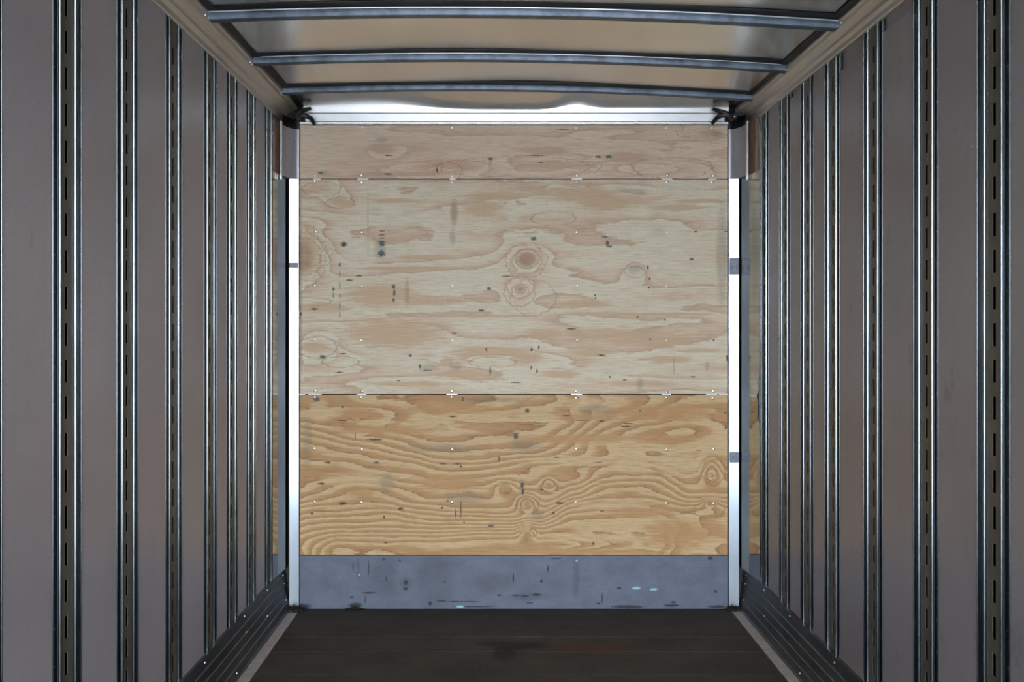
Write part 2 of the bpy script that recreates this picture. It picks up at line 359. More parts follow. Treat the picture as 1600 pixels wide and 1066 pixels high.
M['ply_low'] = plywood('plywood_bottom', GOLD,
    [(823, 786, 16, 15, 3.2), (823, 830, 12, 14, 2.4), (857, 755, 13, 10, 1.8), (790, 764, 20, 15, 1.8), (1112, 735, 16, 20, 2.6), (1106, 795, 38, 14, 1.8), (1110, 786, 10, 6, 2.5),
     (580, 650, 62, 16, 1.1), (745, 652, 66, 12, 1.5), (575, 675, 26, 5, 0.9), (560, 765, 60, 16, 1.4), (680, 640, 60, 26, -0.9), (960, 690, 90, 20, 1.3),
     (900, 728, 110, 14, 1.3), (1080, 720, 70, 22, -1.4), (1010, 820, 90, 20, 1.6), (1030, 850, 24, 20, 1.1), (1060, 672, 90, 16, 1.2), (1092, 640, 60, 12, 0.8), (930, 850, 90, 10, 1.3), (500, 850, 50, 24, 1.8)],
    [(586, 687, 12, 1.7), (536, 657, 8, 1.2), (512, 723, 5, 1.6), (535, 787, 6, 2.6), (626, 795, 4.5, 2.6), (691, 794, 2.5, 1.6), (502, 756, 6, 1.6), (720, 729, 1.8, 2), (699, 783, 3.5, 1.3),
     (707, 651, 7, 1.2), (977, 666, 9, 1.6), (983, 662, 8, 1), (874, 786, 6, 1.8), (846, 765, 3, 1.4), (816, 758, 2.4, 5), (817, 768, 2, 5), (870, 715, 5, .9), (922, 730, 20, .6), (935, 723, 6, .8),
     (927, 849, 1.6, 3), (1134, 668, 2, 3), (1134, 645, 1.6, 2), (1000, 642, 1.6, 1.4), (780, 718, 1, 6), (723, 624, 1, 4), (535, 636, 3, 1.4), (692, 725, 6, 1), (715, 725, 6, 1), (600, 808, 1.4, 3), (603, 848, 3, 1.2), (555, 682, .8, 6), (885, 650, 7, 1), (908, 657, 10, .6), (940, 658, 4, 1), (941, 799, 4, 1), (865, 802, 2, 2), (725, 817, 1.4, 2), (583, 730, 20, .5), (720, 796, .9, 14), (712, 803, .9, 9)],
    [(824, 642, 4, 4), (495, 624, 5, 4), (806, 682, 4, 5), (767, 822, 5, 2), (588, 723, 4, 2), (487, 803, 3, 2)],
    [(1030, 740, 9, 4), (725, 778, 34, 10), (604, 755, 12, 16), (820, 698, 26, 12), (930, 640, 30, 8), (738, 682, 9, 2.5), (840, 805, 10, 7), (816, 762, 5, 14), (480, 690, 8, 40), (690, 700, 60, 7), (770, 625, 60, 4)],
    curves=[([(460, 672), (540, 690), (640, 708), (720, 722), (800, 718), (900, 706), (1000, 690), (1150, 700)], 26, 2.6, [(460, 1), (820, 1), (960, 0.3), (1150, 0.2)]),
            ([(460, 800), (560, 786), (680, 800), (780, 803), (830, 800), (900, 768), (1010, 742), (1090, 775), (1150, 775)], 26, 3.2, [(460, 1), (830, 1), (1010, 0.9), (1070, 0.7), (1150, 0.7)]),
            ([(460, 905), (500, 862), (560, 838), (700, 832), (830, 826), (900, 800), (1010, 786), (1150, 830)], 20, 2.0, [(460, 1), (820, 1), (960, 0.5), (1150, 0.1)])],
    kn=2.4, seed=2.2, contrast=1.0, fscale=(1/170, 1/46), grad=0.006, ptone=TONEG, gain=0.95,
    patches=[(560, 645, 30, 10), (600, 672, 90, 7), (740, 668, 30, 6), (1040, 645, 90, 16), (930, 652, 60, 6), (900, 686, 100, 8), (1030, 685, 60, 8), (700, 755, 60, 14), (1060, 835, 60, 22), (900, 862, 120, 6), (1100, 870, 30, 5), (560, 770, 30, 5), (700, 640, 90, 8), (1000, 800, 60, 8)],
    pales=[(580, 660, 40, 5), (750, 652, 72, 9), (560, 674, 26, 3), (700, 672, 60, 9), (960, 690, 60, 9), (920, 632, 40, 10), (985, 726, 34, 14), (1060, 722, 44, 22), (900, 720, 80, 8), (1010, 815, 70, 8), (960, 790, 60, 8), (1025, 850, 14, 16), (560, 750, 60, 12), (1112, 845, 30, 9), (930, 840, 90, 8), (500, 640, 14, 18), (700, 852, 70, 5)],
    rings=[(823, 788, 9, 7, 1.2), (824, 790, 18, 13, 1.2), (857, 757, 9, 7, 1.3), (1112, 737, 8, 8, 1.1), (1115, 738, 18, 20, 1.2), (1108, 797, 24, 13, 1.3), (1110, 746, 5, 5, 1.0), (833, 832, 5, 7, 1.2), (790, 765, 9, 7, 1.1)])

def kick_material():
    t = NT('painted_kick_panel'); u, v, uv = uvnodes(t)
    a = t.noise(t.vmath('MULTIPLY', uv, (1/40, 1/30, 0)), 1.0, 5, 0.65); b = t.noise(t.vmath('MULTIPLY', uv, (1/3, 1/3, 0)), 1.0, 3, 0.6)
    c = t.mix(t.mapr(a, 0.3, 0.7), srgb(94, 103, 120), srgb(112, 122, 140))
    c = t.mix(t.math('MULTIPLY', t.mapr(b, 0.5, 0.75), 0.4), c, srgb(70, 78, 92))
    rag = t.math('MULTIPLY_ADD', b, 1.5, -0.75)
    c = t.mix(t.math('MULTIPLY', t.marks(uv, rag, [(777, 910, 30, 16), (634, 910, 10, 9), (560, 890, 3, 16), (600, 900, 20, 30), (900, 905, 5, 30), (830, 932, 30, 6), (681, 900, 30, 50)]), 0.3), c, srgb(60, 62, 72))
    c = t.mix(t.math('MULTIPLY', t.marks(uv, rag, [(576, 926, 10, 1.4), (634, 910, 3, 4), (634, 920, 3.5, 2.4), (802, 902, 1.3, 7), (846, 908, 2, 3), (856, 888, 1.2, 5), (967, 919, 3.4, 2), (941, 935, 0.9, 8), (780, 930, 3, 1.4), (806, 930, 6, 1.2), (820, 931, 6, 1.2), (838, 929, 7, 2),
        (1109, 872, 4, 3), (1118, 924, 2.4, 1.8), (1052, 941, 4, 1.6), (690, 939, 8, 1), (710, 940, 10, 1), (672, 943, 3, 3), (550, 933, 3, 1.5), (556, 946, 10, 4), (571, 936, .8, 7), (730, 940, 20, .8), (868, 873, 9, 1), (935, 943, 3, 1.4), (980, 948, 24, 2.4), (740, 948, 30, 1), (576, 888, .8, 12), (552, 886, .8, 8), (604, 905, 1, 4), (828, 942, 5, 1), (1050, 946, 12, 2), (1120, 948, 14, 2), (470, 948, 16, 5), (625, 876, 2, 1.4), (600, 874, 2, 1.4), (695, 909, 1.6, 1.6)]), 0.85), c, srgb(26, 30, 38))
    c = t.mix(t.marks(uv, rag, [(994, 919, 6, 2.2), (1021, 921, 6, 1.8), (561.5, 898, 1.6, 1.6), (719, 948, 6, 2), (901, 876, 2, 1.4)]), c, srgb(150, 200, 215))
    t.bump(b, 0.15, 0.001)
    return t.done(c, 0.5, 0.0, 0.4)
M['kick'] = kick_material()

def floor_material():
    t = NT('worn_dark_floor_boards'); v = t.P
    a = t.noise(t.vmath('MULTIPLY', v, (1, 1.4, 1)), 3.5, 6, 0.65); b = t.noise(t.vmath('MULTIPLY', v, (3, 6, 1)), 22, 4, 0.7)
    c = t.mix(t.mapr(a, 0.3, 0.7), (0.060, 0.057, 0.052, 1), (0.095, 0.090, 0.080, 1))
    c = t.mix(t.math('MULTIPLY', t.mapr(b, 0.5, 0.72), 0.55), c, (0.018, 0.017, 0.016, 1))
    d = t.noise(t.vmath('MULTIPLY', v, (5, 1.5, 1)), 5, 5, 0.7)
    c = t.mix(t.math('MULTIPLY', t.mapr(d, 0.62, 0.7), 0.5), c, (0.014, 0.013, 0.012, 1))
    p = t.comb(*[t.sep(v)[i] for i in (0, 1)])
    rag = t.math('MULTIPLY_ADD', b, 1.8, -0.9)
    c = t.mix(t.math('MULTIPLY', t.marks(p, rag, [(0.43, 4.28, 0.22, 0.07), (0.50, 4.25, 0.06, 0.05)]), 0.45), c, (0.13, 0.055, 0.025, 1))
    c = t.mix(t.math('MULTIPLY', t.marks(p, rag, [(0.10, 4.32, 0.12, 0.05), (0.02, 4.24, 0.05, 0.12), (-0.02, 4.34, 0.1, 0.04)]), 0.5), c, (0.01, 0.01, 0.01, 1))
    e = t.noise(t.vmath('ADD', v, (5, 5, 5)), 42, 2, 0.5)
    c = t.mix(t.mapr(e, 0.79, 0.82), c, (0.3, 0.3, 0.3, 1))
    t.bump(b, 0.3, 0.002)
    return t.done(c, 0.75, 0.0, 0.15)
M['floor'] = floor_material()
def strip_material():
    t = NT('pale_worn_strip'); a = t.noise(t.vmath('MULTIPLY', t.P, (1, 3, 1)), 14, 6, 0.7)
    return t.done(t.mix(t.mapr(a, 0.3, 0.7), (0.34, 0.325, 0.315, 1), (0.58, 0.55, 0.54, 1)), 0.7, 0.0)
M['strip'] = strip_material()
def board_material():
    t = NT('brown_filler_board'); a = t.noise(t.vmath('MULTIPLY', t.P, (20, 20, 1.2)), 5, 5, 0.6)
    return t.done(t.mix(t.mapr(a, 0.3, 0.7), (0.16, 0.095, 0.06, 1), (0.30, 0.20, 0.13, 1)), 0.75, 0.0)
M['board'] = board_material()
M['litter'] = metal('litter', (0.035, 0.03, 0.022, 1), 0.9, 0.5, 60, metallic=0.0)

# ---------------------------------------------------------------- the shell
def zb(x, dz=0.0):                      # underside of the roof bows: a shallow arch
    u = (x - 0.09) / 1.2
    return 2.752 - 0.0325*u*u - 0.017*u + dz
ZRL, ZRR = 2.69, 2.665                  # lower edges of the top rails

fl = MB().box(XL-0.03, XR+0.03, REAR, 3.10, -0.12, -0.002)
fl.box(XL-0.03, XR+0.03, 3.10, D+0.10, -0.12, -0.034)
floor = tag(fl.build('floor', M['floor'], smooth=None), kind='structure')
jy = [3.10, 3.385, 3.67, 3.955, 4.24, 4.435, 4.862]
for a, b in zip(jy[:-1], jy[1:]):
    MB().bbox(-1.103, 1.263, a+0.0015, b-0.0015, -0.030, 0.0, 0.002).build('floor_board', M['floor'], floor)

def side_wall(name, xw, sgn, zr):
    """outer skin of a side wall; sgn = +1 when the room lies at greater x"""
    m = MB(); m.box(*sorted((xw - sgn*0.012, xw - sgn*0.05)), REAR, D+0.10, -0.12, 2.95)
    m.box(*sorted((xw, xw - sgn*0.013)), REAR, 1.80, 0.0, zr + 0.02)        # plain lining behind the viewer
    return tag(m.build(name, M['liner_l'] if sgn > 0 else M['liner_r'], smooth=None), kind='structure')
wall_left = side_wall('wall_left', XL, 1, ZRL)
wall_right = side_wall('wall_right', XR, -1, ZRR)
wf = MB().box(XL-0.05, XR+0.05, D+0.016, D+0.07, -0.10, 2.95)
wall_front = tag(wf.build('wall_front', M['dark'], smooth=None), kind='structure')

def roof_z(x, y):
    base = zb(x) + 0.0325
    far = max(0.0, min(1.0, (y - 3.2)/1.4)); base += 0.012*far
    t = max(0.0, min(1.0, (y - 4.60)/0.24)); t = t*t*(3-2*t)
    low = 2.762 - 0.012*math.sin(2.6*x + 0.4) - 0.010*math.exp(-((x+0.28)/0.22)**2) + 0.024*math.exp(-((x-0.41)/0.10)**2) - 0.006*math.cos(5*x)
    return base*(1-t) + low*t
rm = MB(); nx, ys = 60, [REAR, -4, -2, 0, 1.0, 2.0, 2.6] + [2.8 + 0.06*i for i in range(35)]
ys = [y for y in ys if y < 4.84] + [4.845]
xs = [XL-0.02 + (XR-XL+0.04)*i/nx for i in range(nx+1)]
for y in ys:
    for x in xs:
        w = 0.0035*math.sin(x*4.1+y*3.0) * math.sin(PI*max(0, (y-2.8))/0.6) if 2.8 < y < 4.6 else 0
        rm.v.append((x, y, roof_z(x, y) + w))
for j in range(len(ys)-1):
    for i in range(nx):
        a = j*(nx+1) + i; rm.f.append((a, a+1, a+nx+2, a+nx+1))
n = len(rm.v)
rm.v += [(v[0], v[1], v[2] + 0.004) for v in rm.v]
rm.f += [tuple(n + i for i in reversed(f)) for f in list(rm.f)]
last = (len(ys)-1)*(nx+1)
for i in range(nx): rm.f.append((last+i, last+i+1, n+last+i+1, n+last+i))
ceiling = tag(rm.build('ceiling', M['roof'], smooth=60), kind='structure')
for sx0, sx1 in ((-1.117, -1.078), (1.256, 1.293)):  # black strips added for the corner shade between roof and rails
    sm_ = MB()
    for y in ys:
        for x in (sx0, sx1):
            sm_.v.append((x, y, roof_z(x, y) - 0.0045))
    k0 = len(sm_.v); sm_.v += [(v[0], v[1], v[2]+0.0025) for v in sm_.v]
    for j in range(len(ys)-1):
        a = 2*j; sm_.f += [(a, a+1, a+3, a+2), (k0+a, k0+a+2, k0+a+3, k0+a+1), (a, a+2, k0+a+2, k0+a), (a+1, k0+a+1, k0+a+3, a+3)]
    q = sm_.build('edge_shade', M['black'], ceiling, smooth=60); q['label'] = 'black strip standing in for the shade along the roof edge'
lid = MB().box(XL-0.05, XR+0.05, REAR, D+0.07, 2.96, 3.0)
tag(lid.build('trim_7', M['dark'], smooth=None), kind='structure')

g = MB().box(-60, 60, -120, REAR-0.02, -1.30, -1.20)
tag(g.build('ground', M['ground'], smooth=None), kind='structure')

# ---------------------------------------------------------------- top rails (trim_1, trim_2)
def rail(name, xw, sgn, zr, xi, zi):
    W = lambda p, t: (xw + sgn*p[0], t, p[1])
    w = abs(xi - xw); h = zi - zr
    prof = [(-0.012, zr-0.004), (0.006, zr-0.004), (0.010, zr), (0.012, zr+h*0.30), (w*0.26, zr+h*0.44), (w*0.29, zr+h*0.40), (w*0.33, zr+h*0.44), (w*0.36, zr+h*0.62),
            (w*0.44, zr+h*0.66), (w*0.66, zr+h*0.90), (w*0.70, zr+h*0.84), (w*0.76, zr+h*0.93), (w*0.93, zr+h*0.99)] + \
           [(w*0.93 + 0.006*math.sin(a), zr+h+0.002 - 0.003*math.cos(a) + 0.003) for a in (0.6, 1.2, 1.9)] + [(w, zr+h+0.05), (-0.012, zr+h+0.05)]
    m = MB().sweep(prof, REAR, 4.86, closed=True, caps=True, pos=W)
    o = tag(m.build(name, M['rail'], smooth=28), kind='structure')
    r = MB()
    for yb in (2.78, 3.385, 3.99, 4.52):
        for d in (-0.016, 0.016):
            r.dome((xw + sgn*w*0.86, yb + d, zr + h*0.955), 0.006, 0.005, (sgn*0.35, -0.1, -1))
    tag(r.build('rivet', M['rivet'], o), kind='stuff')
    return o
rail('trim_1', XL, 1, ZRL, -1.112, 2.752)
rail('trim_2', XR, -1, ZRR, 1.288, 2.722)

# ---------------------------------------------------------------- scuff liners along the floor
def scuff(name, xw, sgn, xt, xb):
    W = lambda p, t: (p[0], t, p[1])
    top, n = 0.232, 5
    prof = [(xw, 0.0), (xw, top)]
    fx = lambda z: xb + (xt - xb)*(z/top)**0.8
    pts = [(xt, top)]
    for i in range(n):
        z1 = top - 0.012 - i*(top-0.015)/n; zz = z1 - (top-0.015)/n
        pts += [(fx(z1), z1), (fx(zz+0.010), zz+0.010), (fx(zz+0.008) + sgn*0.005, zz+0.007), (fx(zz+0.003) + sgn*0.005, zz+0.003), (fx(zz), zz)]
    prof += [p for p in pts if p[1] > 0.001] + [(xb, 0.0)]
    m = MB().sweep(prof, REAR, D+0.01, closed=True, caps=True, pos=W)
    o = tag(m.build(name, M['scuff'], smooth=20), kind='structure')
    r = MB()
    for y, z in ((4.82, .20), (4.82, .155), (4.82, .065), (4.50, .215), (4.10, .215), (4.10, .14), (4.45, .10), (4.45, .05), (3.55, .21), (3.50, .09), (3.9, .03), (3.30, .20), (3.2, .12)):
        r.dome((fx(z) + sgn*0.001, y, z), 0.0055, 0.004, (sgn, 0, 0.15))
    tag(r.build('rivet', M['rivet'], o), kind='stuff')
    return o
scuff('baseboard_left', XL-0.012, 1, -1.190, -1.158)
scuff('baseboard_right', XR+0.012, -1, 1.345, 1.316)
for nm, a, b in (('trim_3', -1.157, -1.106), ('trim_4', 1.266, 1.315)):
    tag(MB().bbox(a, b, REAR, 4.855, -0.030, 0.004, 0.003).build(nm, M['strip']), kind='structure')

# ---------------------------------------------------------------- side wall panels and slotted posts
ZL = [2.050, 2.455, 2.852, 3.255, 3.666, 3.964, 4.264, 4.590]
ZR = [2.445, 2.833, 3.235, 3.632, 3.929, 4.239, 4.575]
HW = 0.083
def panels(parent, xw, sgn, cs, z1, mat, tops):
    ed = [1.80] + [c for y in cs for c in (y-HW, y+HW)] + [4.86]
    for k in range(0, len(ed), 2):
        if ed[k] > 4.6: continue
        MB().bbox(*sorted((xw - sgn*0.012, xw + sgn*0.003)), ed[k]+0.001, ed[k+1]-0.001, 0.225, z1 - tops.get(k//2, 0), 0.002).build('liner_panel', mat, parent)
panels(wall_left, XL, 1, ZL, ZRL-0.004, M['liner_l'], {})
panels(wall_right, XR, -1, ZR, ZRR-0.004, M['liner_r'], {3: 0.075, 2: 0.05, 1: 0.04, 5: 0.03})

def post_meshes(sgn, zr):
    W = lambda p, t: (sgn*p[1], p[0], t)                 # p = (along the wall, inwards)
    z0, z1 = 0.20, zr - 0.003
    fl, bd, lp = [], [], []
    for s in (-1, 1):
        S = lambda q: [(s*a, b) for a, b in q]
        fl.append(MB().sweep(S([(0.0800, -0.011), (0.0800, -0.0045), (0.052, -0.004), (0.0475, -0.003), (0.0462, 0.0), (0.0415, 0.0), (0.038, -0.006), (0.036, -0.011)]), z0, z1, closed=True, caps=True, pos=W))
        bd.append(MB().sweep(S([(0.0438 + 0.0030*math.cos(q), 0.0030 + 0.0036*math.sin(q)) for q in (0, .5, 1.0, 1.57, 2.1, 2.6, 3.14)] + [(0.0408, 0.0), (0.0468, 0.0)]), z0, z1+0.002, closed=True, caps=True, pos=W))
        lp.append(MB().sweep(S([(0.0808 + 0.0016*math.cos(q), 0.0025 + 0.0018*math.sin(q)) for q in (0, .5, 1.0, 1.57, 2.1, 2.6, 3.14)] + [(0.0792, -0.0045), (0.0824, -0.0045)]), z0, z1, closed=True, caps=True, pos=W))
    pl = MB()                                            # slotted plate: a ladder of bars with real holes
    n, pitch, ln, hw = 24, 0.1016, 0.0635, 0.0085
    zs = z0 + 0.0906
    yy = [-0.037, -hw, hw, 0.037]
    rows = [z0]
    for i in range(n):
        if zs + i*pitch + ln > z1 - 0.02: break
        rows += [zs + i*pitch, zs + i*pitch + ln]
    rows.append(z1)
    for r in range(len(rows)-1):
        for c in range(3):
            if r % 2 == 1 and c == 1: continue
            pl.box(*sorted((sgn*-0.0030, sgn*-0.0005)), yy[c], yy[c+1], rows[r], rows[r+1])
    rv = MB(); z = zs - 0.055; k = 0
    while z < z1 - 0.03:
        if sgn < 0: rv.dome((sgn*-0.0005, 0.0315, z), 0.0028, 0.0022, (sgn, 0, 0), 6)
        if k % 2 == 0: rv.dome((sgn*-0.004, -0.062, z), 0.0030, 0.002, (sgn, 0, 0), 6)
        z += pitch/2; k += 1
    bk = MB().box(*sorted((sgn*-0.0112, sgn*-0.0098)), -0.036, 0.036, z0, z1)  # black sheet added behind the slots for the shade inside them
    return fl, bd, lp, pl, bk, rv
ORD = ['nearest the camera', 'second from the camera', 'third from the camera', 'fourth from the camera', 'fourth from the front wall', 'third from the front wall', 'second from the front wall', 'last before the plywood front wall']
def posts(xw, sgn, cs, zr, side):
    first = None
    names = ['cut off by the picture edge'] + ORD[1:] if len(cs) == 8 else ORD[:3] + ORD[4:]
    for i, y in enumerate(cs):
        if first is None:
            root = empty('slotted_post', (xw, y, 0)); fl, bd, lp, pl, bk, rv = post_meshes(sgn, zr)
            kids = [rv.build('rivet', M['bow']), pl.build('slotted_plate', M['slotplate'], smooth=None), bk.build('slot_shade_plate', M['void'], smooth=None)]
            kids += [q.build('flange', M['galv'], smooth=40) for q in fl] + [q.build('bead', M['bead'], smooth=60) for q in bd] + [q.build('edge_lip', M['edge'], smooth=60) for q in lp]
            kids[0]['kind'] = 'stuff'
            for k in kids: k.parent = root
            kids[1]['label'] = 'dark olive plate with a row of vertical slots'
            first = (root, kids)
        else:
            root = first[0].copy(); COL.objects.link(root); root.location = (xw, y, 0)
            for k in first[1]:
                c = k.copy(); COL.objects.link(c); c.parent = root
        tag(root, 'dark steel post with vertical slots on the %s wall, %s' % (side, names[i]), 'post', 'slotted posts along the %s wall' % side)
posts(XL, 1, ZL, ZRL, 'left'); posts(XR, -1, ZR, ZRR, 'right')

# ---------------------------------------------------------------- front wall: three plywood sheets, kick panel, screws, joint clips
PX0, PX1 = wx(469.0), wx(1136.6)
sheets = [('ply_top', 196, 279.2), ('ply_mid', 281.0, 615.4), ('ply_low', 617.2, 867.4)]
rows = {'ply_top': (199.5, 274.3), 'ply_mid': (284.5, 363, 447, 532, 611.5), 'ply_low': (621.5, 702, 786)}
sxs = (492, 565, 706, 901, 1042, 1114)
scr = None
for mt, a, b in sheets:
    p = MB().bbox(PX0, PX1, D, D+0.0155, wz(b), wz(a), 0.0008).build('plywood_sheet', M[mt], wall_front)
    p['label'] = {'ply_top': 'narrow top sheet of pinkish pale plywood', 'ply_mid': 'large middle sheet of pale plywood with knots', 'ply_low': 'golden lower sheet of plywood with bold wavy grain'}[mt]
    for ry in rows[mt]:
        for q, sx in enumerate(sxs):
            if mt == 'ply_mid' and (q == 5 and ry > 300 and ry < 600 or (q == 2 and ry == 363)): continue
            pos = (wx(sx + random.uniform(-1.2, 1.2)), D, wz(ry + random.uniform(-1, 1) + (q-2.5)*0.25))
            if scr is None:
                scr = MB().dome((0, 0, 0), 0.0078, 0.0035, (0, -1, 0), 10).build('screw', M['rivet']); s = scr
            else:
                s = scr.copy(); COL.objects.link(s)
            s.parent = p; s.location = pos
MB().bbox(PX0, PX1, D-0.004, D+0.0155, 0.0, wz(868.3), 0.001).build('kick_panel', M['kick'], wall_front)
def clip_mat():
    t = NT('white_clip'); nn = t.noise(t.P, 30, 3); return t.done(t.mix(nn, (0.62, 0.62, 0.6, 1), (0.85, 0.85, 0.85, 1)), 0.35, 0.2)
M['clip'] = clip_mat()
for jy_, cl in ((280.0, ((495, 12), (567, 17), (707, 9), (901, 17), (1042, 17), (1113, 13))), (616.2, ((471, 12), (492, 21), (565, 15), (706, 17), (901, 17), (1041, 14), (1112, 18), (1130, 14)))):
    for cx, w in cl:
        MB().bbox(wx(cx-w/2), wx(cx+w/2), D-0.003, D+0.004, wz(jy_+1.2), wz(jy_-1.0), 0.0006).build('joint_clip', M['clip'], wall_front)

# ---------------------------------------------------------------- header above the plywood
hd = empty('header_strip', (0.07, D, 2.67))
tag(hd, 'bright polished metal header strip above the plywood, under the roof sheet', 'trim')
HX0, HX1 = wx(478), wx(1131)
W = lambda p, t: (t, p[0], p[1])
def hz(py): return wz(py)
MB().sweep([(D-0.014, hz(195.5)), (D-0.018, hz(194.5)), (D-0.019, hz(192.3)), (D+0.012, hz(191.5)), (D+0.012, hz(195.5))], HX0-0.03, HX1+0.02, closed=True, caps=True, pos=W).build('lower_lip', M['bright'], hd)
MB().sweep([(D-0.012, hz(190.6)), (D-0.024, hz(179.4)), (D-0.022, hz(178.8)), (D+0.005, hz(179.2)), (D+0.010, hz(190.8))], HX0, HX1, closed=True, caps=True, pos=W).build('lower_band', M['bright'], hd)
MB().sweep([(D-0.022, hz(177.8)), (D-0.038, hz(164)), (D-0.036, hz(162)), (D+0.01, hz(162)), (D+0.010, hz(177.8))], HX0-0.01, HX1+0.02, closed=True, caps=True, pos=W).build('upper_band', M['bright'], hd)
MB().box(HX0-0.05, HX1+0.04, D+0.008, D+0.0155, hz(195.8), hz(160)).build('backing', M['black'], hd, smooth=None)

# ---------------------------------------------------------------- front corners
def corner(side, xw, sgn, xm, s0, s1, yn):
    """xm: plane of the polished side plate; s0..s1: bright strip facing the opening; yn: near edge of the plate"""
    zt = wz(280.3)
    # filler board behind the plate
    xn = xw + sgn*(0.015 if sgn > 0 else 0.020)
    px = lambda y: xn + (xm - xn)*(y - yn)/(D - 0.012 - yn)
    y0 = 4.680 if sgn > 0 else 4.668
    b = MB().sweep([(xw - sgn*0.010, y0), (px(y0) - sgn*0.009, y0), (px(D-0.02) - sgn*0.009, D-0.02), (xw - sgn*0.010, D-0.02)], zt + 0.004, 2.655, closed=True, caps=True, pos=lambda p, t: (p[0], p[1], t)).build('filler_board', M['board'], smooth=None)
    tag(b, 'brown wooden filler board in the %s front corner, bare above the polished plate' % side, 'board')
    # polished plate with a folded near edge
    m = MB(); nz, ny = 60, 8
    for j in range(nz+1):
        z = 0.235 + (zt - 0.235)*j/nz
        for i in range(ny+1):
            y = yn + (D - 0.012 - yn)*i/ny
            dent = 0.0; dy = 0.0
            if sgn < 0:
                e = math.exp(-((z - wz(620))/0.11)**2) * (1 - i/ny)**1.5
                dent = 0.016*e*abs(math.sin((z - wz(620))*34 + 1.0)); dy = 0.010*e*abs(math.cos((z-wz(610))*26))
            m.v.append((px(y) + sgn*dent, y + dy, z))
    for j in range(nz):
        for i in range(ny):
            a = j*(ny+1) + i; m.f.append((a, a+1, a+ny+2, a+ny+1))
    n = len(m.v); m.v += [(v[0] - sgn*0.002, v[1], v[2]) for v in m.v]
    m.f += [tuple(n + i for i in reversed(f)) for f in list(m.f)]
    for j in range(nz):
        a = j*(ny+1); m.f.append((a, a+ny+1, n+a+ny+1, n+a))
    o = m.build('corner_plate', M['mirror'], smooth=60)
    tag(o, {'left': 'smooth polished metal plate lining the left wall beside the plywood', 'right': 'polished metal plate with crumpled edge lining the right wall beside the plywood'}[side], 'metal plate')
    # bright strip, turned slightly towards the middle
    tilt = 0.0095
    root = empty('corner_strip', ((s0+s1)/2, D-0.01, 0.0))
    tag(root, 'tall bright metal strip up the %s edge of the plywood' % side, 'trim')
    outer, inner = (s0, s1) if sgn > 0 else (s1, s0)
    z0 = 0.02; m = MB(); N = 40
    for j in range(N+1):
        z = z0 + (zt - z0)*j/N
        wob = (0.003*math.sin(z*9) + (0.006*math.exp(-((z-wz(600))/0.08)**2) - 0.007*math.exp(-((z-wz(925))/0.06)**2) if sgn < 0 else 0.0))
        m.v += [(outer, D-0.012-tilt+0.004, z), (outer + sgn*0.001, D-0.012-tilt, z), (inner - sgn*0.001 , D-0.012 + wob*0.5, z), (inner, D-0.010, z), (inner, D-0.001, z)]
    for j in range(N):
        for i in range(4):
            a = j*5+i; m.f.append((a, a+1, a+6, a+5))
    m.build('strip_face', M['strip_metal'], root, smooth=10)
    bands = {'right': ((404, 430), (706, 722)), 'left': ((411, 419),)}[side]  # dull grey bands across the strip face
    for a, b in bands:
        t = MB().bbox(min(s0, s1)+0.001, max(s0, s1)-0.001, D-0.0245, D-0.0225, wz(b), wz(a), 0.0008).build('grey_band', M['dull_band'], root)
        t['label'] = 'dull grey band'
    # curved extrusion above the strip
    root = empty('corner_post', ((xm+inner)/2, D-0.06, zt)); sd = side
    tag(root, 'short curved grey metal corner piece, top of the %s front corner' % sd, 'corner post')
    pts = []
    for i in range(15):
        a = i/14*PI/2
        pts.append((xm + (inner - xm)*(1-math.cos(a)), (D-0.135) + 0.128*math.sin(a)))
    prof = []
    for i, (x, y) in enumerate(pts): prof.append((x, y))
    prof += [(inner, D+0.003), (xm - sgn*0.003, D+0.003), (xm - sgn*0.003, D-0.135)]
    MB().sweep(prof, zt+0.002, 2.645, closed=True, caps=True, pos=lambda p, t: (p[0], p[1], t)).build('curved_face', M['corner'], root, smooth=40)
    prof2 = [(x + sgn*0.002, y-0.002) for x, y in pts]; 
    MB().sweep(prof2 + [(inner, D-0.002), (xm, D-0.002), (xm, D-0.13)], 2.645, 2.70, closed=True, caps=True, pos=lambda p, t: (p[0], p[1], t)).build('top_cap', M['galv'], root, smooth=40)
    for k, yy in enumerate((D-0.155, D-0.175)):
        MB().bbox(*sorted((xm - sgn*0.002, xm + sgn*0.004)), yy-0.004, yy+0.004, zt-0.03, 2.655, 0.0015).build('edge_bead', M['lip'], root)
    r = MB()
    for k in range(3): r.dome((xm + (inner-xm)*(0.25+0.3*k), D-0.03+0.012*k-0.02*(k == 0), wz(221)), 0.004, 0.002, (sgn*0.5, -1, 0), 6)
    t = r.build('bolt_hole', M['black'], root); t['kind'] = 'stuff'
M['dull_band'] = metal('dull_grey_band', (0.22, 0.25, 0.31, 1), 0.55, 0.2, 40, metallic=0.5)
corner('left', XL, 1, -1.171, wx(453.4), wx(467.8), 4.616)
corner('right', XR, -1, 1.317, wx(1138), wx(1153), 4.586)

